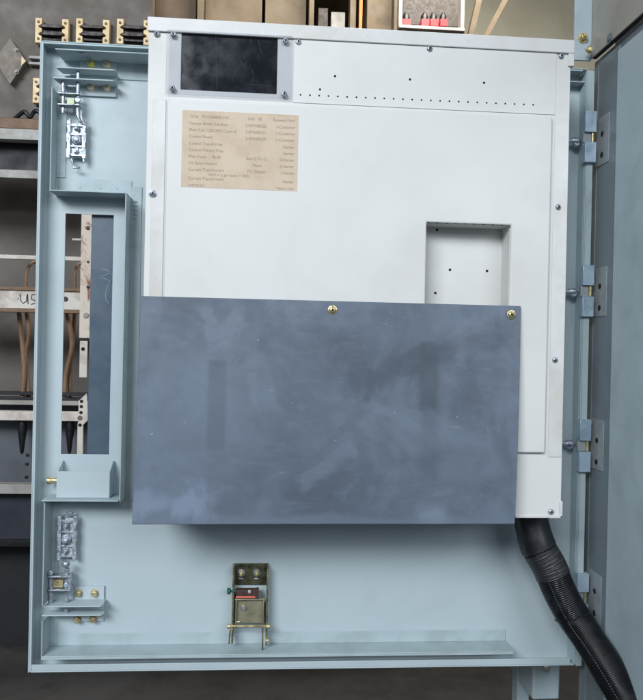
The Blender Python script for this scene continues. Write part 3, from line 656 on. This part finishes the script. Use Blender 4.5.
# hinges
for (t0, t1, t2, t3), shift in (((113, 134, 144, 164), 0), ((266, 286, 297, 317), -2.4), ((419, 440, 451, 471), -5.4), ((572, 590, 602, 622), -7.6)):
    yh_ = -.028; l, r = P(585.4 + shift, t1, yh_ - .012).x, P(596.6 + shift, t1, yh_ - .012).x
    h = MB(); h.box(l, r, yh_ - .012, yh_ + .002, P(590, t1, yh_).z, P(590, t0, yh_).z)
    hg = h.build('hinge', m_blue_zinc, cab)
    h = MB(); h.box(l, r, yh_ - .012, yh_ + .002, P(590, t3, yh_).z, P(590, t2, yh_).z); h.build('knuckle', m_blue_zinc, hg)
    h = MB(); h.box(l - .001, l + (r - l) * .65, yh_ - .006, yh_ + .002, P(590, t2, yh_).z + .0004, P(590, t1, yh_).z - .0004); h.build('knuckle', m_blue_zincd, hg)
    h = MB(); cc = P(592.6 + shift, (t1 + t2) / 2, yh_ - .006); h.cyl((cc.x, cc.y, P(590, t2, yh_).z + .0002), (cc.x, cc.y, P(590, t1, yh_).z - .0002), .0028, 14); h.build('hinge_pin', m_brass, hg)
    # leaf plate on the cabinet front (YZ plane)
    tm = (t1 + t2) / 2; h = MB(); y0_, y1_ = YatX(596.8 + shift, Xc, tm), YatX(609.5 + shift, Xc, tm)
    h.box(Xc - .0014, Xc - .0002, y1_, y0_, P(600, t3 - 1, -.05).z, P(600, t0 + 1, -.05).z)
    h.mi = 1; ym_ = YatX(602.8 + shift, Xc, tm)
    for ty in ((t1 + t2) / 2 - 5, (t2 + t3) / 2 + 1): h.lathe((Xc - .0014, ym_, P(603, ty, ym_).z), [(.0052, 0), (.0052, .0004)], (-1, 0, 0), 18)
    h.build('hinge_leaf', [m_blue_zincd, m_hole_shade], hg)

# ================================================================== BACKGROUND RACK (left, behind the door)
YK = .50
def rbox(b, l, r, t, bo, Y, d=.02):
    x0, x1, z0, z1 = R4(l, r, t, bo, Y); b.box(x0, x1, Y, Y + d, z0, z1)
rack = thing('equipment_rack', 'dark old equipment rack with rails, seen left of the door and through its slot', 'rack')
b = MB(); rbox(b, -90, 152, -60, 119, YK + .02, .01); b.build('upper_panel', m_rackdark, rack)
b = MB(); rbox(b, -90, 152, 119, 129, YK - .03, .06); b.build('wooden_ledge', m_wood, rack)
b = MB(); rbox(b, -90, 152, 129.4, 140, YK - .035, .03); b.build('rail', m_barg, rack)
b = MB(); rbox(b, -90, 152, 139, 172, YK + .01, .01); b.build('black_panel', m_black_p, rack)
b = MB(); rbox(b, -90, 152, 170.5, 178.5, YK - .03, .04); b.build('rail', m_barg, rack)
b = MB(); rbox(b, -90, 250, 178, 400, YK + .22, .01); b.build('back_panel', paint('deep_brown_panel', (104, 98, 92), dirt=(72, 67, 63), rough=.7, amt=.8, scale=4), rack)
for yy in (254.8, ): b = MB(); rbox(b, -90, 110, yy, yy + 4, YK - .01, .01); b.build('rail', m_bar, rack)
b = MB(); rbox(b, -90, 92, 286.4, 289.6, YK - .02, .03); rbox(b, -90, 92, 308.2, 311.6, YK - .02, .03); b.build('rail_edge', m_cable, rack)
b = MB(); rbox(b, -90, 92, 289.8, 308, YK - .015, .02); wb = b.build('marked_rail', m_bar, rack, label='worn white rail with handwritten marks')
for st_ in ([(20, 294), (20.5, 300), (23, 303.5), (26.5, 301), (27, 294.5)], [(27.5, 294), (28, 304)], [(37, 294.5), (32, 294.5), (31, 299), (35, 300.5), (36.5, 303), (31, 304.3)], [(39, 296), (39.4, 296.6)], [(39, 302), (39.4, 302.6)], [(17.5, 298.6), (18.6, 299)]):
    b = MB(); b.sweep([P(u, v, YK - .0156) for u, v in st_], .0011, 6); b.build('pen_mark', m_ink, wb, bevel=0)
b = MB(); b.lathe(P(65.5, 299, YK - .0152), [(.006, 0), (.006, .002)], (0, -1, 0), 16); b.build('rail_bolt', m_dkbrown, wb)
b = MB(); rbox(b, -90, 120, 391.5, 395, YK + .02, .02); rbox(b, -90, 120, 397, 400, YK + .02, .02); b.build('slotted_bar', m_black_p, rack)
b = MB(); rbox(b, -90, 120, 400.6, 404.6, YK + .0, .03); b.build('rail', m_barg, rack)
b = MB(); rbox(b, -90, 120, 411.4, 420.4, YK - .02, .03); b.build('rail', m_bar, rack)
b = MB(); rbox(b, -90, 250, 400, 490, YK + .05, .01); b.build('lower_panel', paint('slate_panel', (86, 90, 98), dirt=(60, 60, 64), rough=.5, amt=.6), rack)
for px, py in ((27, 464), (26.5, 477), (27.5, 455)):
    b = MB(); b.lathe(P(px, py, YK + .05), [(.005, 0), (.004, .002)], (0, -1, 0), 14); b.build('panel_bolt', m_black, rack)
b = MB(); rbox(b, -90, 200, 484.5, 494, YK - .02, .03); b.build('rail', m_barg, rack)
b = MB(); rbox(b, -90, 400, 494, 545, YK + .02, .01); b.build('navy_panel', paint('dark_navy_panel', (38, 42, 52), rough=.5, amt=.5), rack)
b = MB(); rbox(b, -90, 620, 545, 700, YK + .10, .01); b.build('dark_panel', m_black_p, rack)
b = MB(); rbox(b, -90, 420, 541, 546.5, YK + .0, .02); b.build('rail', m_black, rack)
# upright members seen through the slot
b = MB(); x0_, x1_, z0_, z1_ = R4(80.5, 92.5, 190, 338, YK - .06)
b.box(x0_, x1_, YK - .06, YK - .054, z0_, z1_); b.box(x0_, x0_ + .004, YK - .0539, YK - .03, z0_, z1_); up = b.build('rusty_upright', m_rust, rack, label='white upright bar with rust streaks')
for px, py, r in ((88, 228, .005), (88, 287, .004), (86, 315.5, .007), (88, 262, .003)):
    b = MB(); b.lathe(P(px, py, YK - .0602), [(r, 0), (r * .8, .002)], (0, -1, 0), 16); b.build('upright_bolt', m_dkbrown if r < .006 else m_barg, up)
b = MB(); rbox(b, 72, 81, 238.4, 240.4, YK - .05, .01); b.build('cross_pin', m_bar, rack)
b = MB(); x0_, x1_, z0_, z1_ = R4(79.5, 87, 341, 377.5, YK - .05); b.box(x0_, x1_, YK - .05, YK - .045, z0_, z1_); pl_ = b.build('strap_plate', m_bar, rack)
b = MB(); b.lathe(P(83, 349, YK - .0502), [(.0045, 0), (.0045, .0006)], (0, -1, 0), 14); b.build('plate_hole', m_hole_shade, pl_)
b = MB(); pp = [P(u, v, YK - .05) for u, v in ((78.5, 401), (86.5, 393.5), (88, 420), (83, 425), (82.5, 470), (76.5, 470), (77.5, 424), (78.5, 420))]
b.prism([tuple(p) for p in pp], (0, .006, 0)); pl_ = b.build('foot_bracket', m_bar, rack)
for px, py, r, m in ((81.5, 401.3, .004, m_hole_shade), (81.3, 406.5, .004, m_hole_shade), (81, 412.5, .004, m_hole_shade), (80, 418, .006, m_wood), (80, 425, .004, m_hole_shade)):
    b = MB(); b.lathe(P(px, py, YK - .0502), [(r, 0), (r, .0008)], (0, -1, 0), 14); b.build('bracket_bolt', m, pl_)
def cable(ptsl, r, label, mat=m_cable, name='cable', Y=YK + .03):
    p3 = [P(u, v, Y + dy) for u, v, dy in ptsl]; n = 10 * len(p3)
    b = MB(); b.sweep([cr(p3, i * (len(p3) - 1) / n * .99999) for i in range(n + 1)], r, 10)
    return tag(b.build(name, mat, None, bevel=0), label, 'cable', 'brown cables in the rack')
cable([(19, 311, 0), (22, 340, .02), (24, 370, .01), (22, 402, 0)], .006, 'brown cable hanging farthest left below the marked white rail')
cable([(27, 311, 0), (29, 335, .0), (26, 360, .02), (29, 402, .01)], .006, 'brown cable second from the left below the marked white rail')
cable([(67, 311, 0), (72, 345, 0), (66, 375, .01), (64, 402, 0)], .006, 'brown cable bending left inside the door slot below the white rail')
cable([(75, 311, .02), (73, 340, .02), (70, 368, .02), (70.5, 402, .02)], .005, 'straighter brown cable beside the rusty upright inside the slot', mat=m_wood)
cable([(26, 290, 0), (27, 272, 0), (32, 263, .01), (38, 262, .03)], .004, 'thin brown cable looping above the marked white rail, left of the door')
cable([(75, 290, 0), (75, 275, 0), (78, 265, .01), (84, 262, .03)], .004, 'thin brown cable looping above the white rail inside the door slot')
cable([(15, 119, -.04), (24, 112, -.05), (30, 117, -.05), (36, 111, -.04), (46, 118, -.04)], .005, 'dark cable lying in a tangle on the brown wooden ledge', mat=m_black)
def spike(px, py, label):
    b = MB(); b.lathe(P(px, py, YK + .0), [(.009, 0), (.011, .02), (.007, .05), (.0045, .075), (.002, .08)], (0, 0, -1), 16)
    tag(b.build('insulator', m_black, None), label, 'insulator', 'insulators under the rack rail')
spike(22.5, 421, 'black tapered insulator under the white rail, left of the door'); spike(70, 421, 'black tapered insulator under the white rail, seen in the door slot')
# terminal blocks
def tblock(px, py, label, w=33.5, h=25):
    Y = YK - .0
    t = thing('terminal_block', label, 'terminal block', 'cream terminal blocks on the brown panel')
    X0_, X1_, Z0_, Z1_ = R4(px, px + w, py, py + h, Y); bw = (X1_ - X0_) * .2; n = 3
    for side in (0, 1):
        b = MB(); xa_ = X0_ if side == 0 else X1_ - bw; inner = xa_ + bw if side == 0 else xa_; outer = xa_ if side == 0 else xa_ + bw
        sg = 1 if side == 0 else -1; prof = [(outer, Z0_), (outer, Z1_), (inner, Z1_)]
        for k in range(2):
            zc_ = Z1_ - (Z1_ - Z0_) * (.36 + .3 * k); prof += [(inner, zc_ + .007), (inner - sg * bw * .55, zc_ + .002), (inner, zc_ - .003)]
        prof += [(inner, Z0_)]
        b.prism([(x_, Y, z_) for x_, z_ in prof], (0, .015, 0)); b.build('mounting_strip', m_bakelite, t, bevel=.001)
        for zz in (Z0_ + .01, Z1_ - .01):
            b = MB(); b.lathe((xa_ + bw / 2, Y - .0002, zz), [(.0035, 0), (.003, .0015)], (0, -1, 0), 12); b.build('strip_screw', m_wood, t, bevel=0)
    b = MB(); b.box(X0_ + bw + .0005, X1_ - bw - .0005, Y + .006, Y + .018, Z0_ + .01, Z1_ - .012); b.build('core', m_dkbrown, t)
    for k in range(2):
        b = MB(); zc_ = Z1_ - (Z1_ - Z0_) * (.36 + .3 * k); b.prism([(X0_ + bw * .55, Y - .006, zc_), (X0_ + bw * 1.4, Y - .006, zc_ + .0035), (X1_ - bw * 1.4, Y - .006, zc_ + .0035), (X1_ - bw * .55, Y - .006, zc_), (X1_ - bw * 1.4, Y - .006, zc_ - .003), (X0_ + bw * 1.4, Y - .006, zc_ - .003)], (0, .011, 0)); b.build('fin', m_dkbrown, t)
tblock(35, 18.5, 'leftmost cream terminal block of the top row, above the door corner')
tblock(75.8, 19, 'middle cream terminal block of the top row, above the door')
tblock(116.6, 19.5, 'cream terminal block of the top row nearest the white box')
tblock(32.6, 78.5, 'cream terminal block lower on the panel, half hidden behind the door edge')
b = MB(); pp = [P(u, v, YK + .0) for u, v in ((10, 38), (-6, 60), (10, 84), (26, 61))]; b.prism([tuple(p) for p in pp], (0, .018, 0))
dp = b.build('base', paint('tarnished_grey', (122, 112, 102), dirt=(90, 80, 72), rough=.6, amt=.7, scale=30), None); dd = thing('corner_mount', 'grey diamond-shaped mount with tan tip on the brown panel at far left', 'mount'); dp.parent = dd
b = MB(); pp = [P(u, v, YK - .004) for u, v in ((21.5, 56), (21, 66), (26, 61.2))]; b.prism([tuple(p) for p in pp], (0, .003, 0)); b.build('tip', m_bakelite, dd)
for u, v in ((16.5, 50.5), (16.5, 72)): bolt(dd, P(u, v, YK - .0003), .004, m_barg, m_barg, .006, name='mount_bolt')
for i, (yy, lb) in enumerate(((57.6, 'upper pale strip fixed to the brown panel left of the door'), (63.6, 'lower pale strip fixed to the brown panel left of the door'))):
    b = MB(); rbox(b, 28.6, 50, yy - 1.4, yy + 1.2, YK + .004, .014); tag(b.build('marker_strip', m_barg, None), lb, 'strip', 'pale strips on the brown panel')

# ================================================================== WORKSHOP BEHIND, TOP
YW = 1.6
def st(o): o['kind'] = 'structure'; return o
b = MB(); b.box(-4, 4, 2.6, 2.62, -1.0, 2.6); st(b.build('wall', m_wall, None, bevel=0))
b = MB(); b.box(-6, 6, -6, 2.6, -.80, -.78); st(b.build('floor', m_floor, None, bevel=0))
def wbox(l, r, t, bo, Y, d, mat, name, label, cat, group=None, parent=None):
    b = MB(); rbox(b, l, r, t, bo, Y, d); o = b.build(name, mat, parent, bevel=.002)
    return o if parent else tag(o, label, cat, group)
sh = thing('storage_shelf', 'tan wooden storage shelving behind the top edge of the white box', 'shelving')
for l, r in ((148.5, 152.5), (197, 203), (309, 314), (350, 356), (394, 399)): wbox(l, r, -60, 90, YW - .02, .06, m_tan, 'post', None, None, parent=sh)
wbox(148, 400, 33, 40, YW, .5, m_tan, 'shelf_board', None, None, parent=sh); wbox(148, 400, -34, -30, YW, .5, m_tan, 'shelf_board', None, None, parent=sh)
wbox(148, 400, -60, 90, YW + .52, .02, m_tand, 'back_board', None, None, parent=sh)
wbox(155, 196, -12, 32.8, YW + .06, .3, m_tand, 'crate', 'brown crate on the shelf left of the black window', 'crate')
wbox(205, 262, -16, 32.8, YW + .04, .3, m_tan, 'carton', 'long tan carton on the shelf above the black window', 'carton')
wbox(265, 306, -6, 32.8, YW + .07, .3, paint('pale_carton_board', (110, 98, 80), dirt=(76, 64, 50), rough=.7, amt=.6), 'carton', 'pale tan carton on the shelf right of the black window', 'carton')
wbox(318, 328, 8, 32.8, YW + .1, .3, m_dkbrown, 'tool_case', 'dark brown case on the shelf between two posts', 'case')
wbox(331, 345, 12, 32.8, YW + .12, .2, m_barg, 'tin', 'grey tin beside the dark brown case on the shelf', 'tin')
wbox(359, 362.5, -10, 34, YW - .04, .01, m_orange, 'strap', 'orange strap hanging in front of the shelf', 'strap')
wbox(367, 392, -8, 32.8, YW + .05, .3, m_tan, 'carton', 'small tan carton on the shelf beside the orange strap', 'carton')
cbt = thing('display_case', 'white framed case holding red items, above the white box', 'case')
for l, r, t, bo in ((399, 403, -30, 27), (461, 465, -30, 31), (399, 465, 26.2, 29.5)): wbox(l, r, t, bo, YW - .1 - (.002 if l == 399 and r == 465 else 0), .04, m_barg, 'frame', None, None, parent=cbt)
wbox(399, 465, 29.7, 70, YW - .08, .3, m_tand, 'plinth', None, None, parent=cbt)
wbox(403, 461, -30, 26, YW + .15, .02, m_dkbrown, 'back', None, None, parent=cbt)
for l, r, q in ((402.8, 411, 'leftmost'), (421.5, 429.5, 'second from left of the'), (430.5, 438.5, 'third from left of the'), (440.5, 448, 'rightmost')):
    b = MB(); x0_, x1_, z0_, z1_ = R4(l, r, 19, 26.1, YW); b.box(x0_, x1_, YW, YW + .05, z0_, z1_); b.mi = 1; b.lathe(((x0_ + x1_) / 2, YW + .025, z1_ + .0005), [((x1_ - x0_) * .46, 0), ((x1_ - x0_) * .46, .02), ((x1_ - x0_) * .2, .035)], (0, 0, 1), 14)
    tag(b.build('red_container', [m_redplastic, m_black], None), q + (' red container' if 'of' not in q else ' four red containers') + ' in the white framed case', 'container', 'red containers in the case')
br = thing('timber_brace', 'crossed tan timber braces leaning beside the white framed case', 'timber brace')
for (u0, v0), (u1, v1), w_ in (((470, 40), (484, -20), .012), ((482, 44), (512, -12), .010)):
    b = MB(); p0, p1 = P(u0, v0, YW), P(u1, v1, YW); d = (p1 - p0).normalized(); n_ = Vector((-d.z, 0, d.x)) * w_
    b.prism([tuple(p0 - n_), tuple(p0 + n_), tuple(p1 + n_), tuple(p1 - n_)], (0, .03, 0)); b.build('timber', m_tan, br)
# below the door, right
lb = thing('junction_box', 'small pale grey junction box below the door beside the hose', 'junction box')
b = MB(); x0_, x1_, z0_, z1_ = R4(533, 560, 663, 700, .12); b.box(x0_, x1_, .12, .25, z0_, z1_); b.build('body', m_greyl, lb, bevel=.004)
b = MB(); b.lathe(P(546, 668, .12), [(.006, 0), (.006, .006), (.003, .008)], (0, -1, 0), 16); b.build('knob', m_barg, lb)
b = MB(); x0_, x1_, z0_, z1_ = R4(517, 529, 640, 740, .2); b.box(x0_, x1_, .2, .23, -.78, z1_); tag(b.build('steel_leg', m_greyl, None), 'pale blue-grey steel leg standing below the door near the hose', 'leg')
# ceiling over the shop, dim
b = MB(); b.box(-6, 6, .4, 2.6, 2.2, 2.25); st(b.build('ceiling', m_wall, None, bevel=0))

# ================================================================== LIGHT
w = bpy.data.worlds.new('World'); S.world = w; w.use_nodes = True; nt = w.node_tree; bg = nt.nodes['Background']
tc = nt.nodes.new('ShaderNodeTexCoord'); sp = nt.nodes.new('ShaderNodeSeparateXYZ'); nt.links.new(tc.outputs['Generated'], sp.inputs[0])
mr = nt.nodes.new('ShaderNodeMapRange'); mr.inputs[1].default_value = -.9; mr.inputs[2].default_value = .5; nt.links.new(sp.outputs[1], mr.inputs[0])
mx = nt.nodes.new('ShaderNodeMix'); mx.data_type = 'RGBA'; mx.inputs[6].default_value = (.62, .79, 1.0, 1); mx.inputs[7].default_value = (.16, .15, .14, 1)
m2 = nt.nodes.new('ShaderNodeMapRange'); m2.inputs[1].default_value = .15; m2.inputs[2].default_value = .75; m2.inputs[3].default_value = 0; m2.inputs[4].default_value = .8; nt.links.new(sp.outputs[2], m2.inputs[0])
mm = nt.nodes.new('ShaderNodeMath'); mm.operation = 'MAXIMUM'; nt.links.new(mr.outputs[0], mm.inputs[0]); nt.links.new(m2.outputs[0], mm.inputs[1])
nt.links.new(mm.outputs[0], mx.inputs[0]); nt.links.new(mx.outputs[2], bg.inputs[0]); bg.inputs[1].default_value = .2
def area(name, loc, target, sx, sy, e, col):
    l = bpy.data.lights.new(name, 'AREA'); l.shape = 'RECTANGLE'; l.size = sx; l.size_y = sy; l.energy = e; l.color = col
    o = bpy.data.objects.new(name, l); C.objects.link(o); o.location = loc; o.rotation_euler = (Vector(target) - Vector(loc)).to_track_quat('-Z', 'Y').to_euler()
area('daylight_opening', (-2.3, -4.5, 2.55), (0, 0, -.3), 2.8, 1.6, 318, (.91, .96, 1.0))
area('right_fill_light', (2.0, -4.3, 1.75), (0, 0, -.2), 2.9, 1.6, 100, (.88, .95, 1.0))  # broad fill added from the right to soften the main daylight
area('background_fill', (.6, 1.0, 2.0), (0, 1.8, 0.3), 1.2, .6, 52, (1, .92, .8))  # unseen fill lamp added to brighten the back wall and shelves
S.view_settings.view_transform = 'Standard'; S.view_settings.look = 'None'; S.view_settings.exposure = 0; S.view_settings.gamma = 1
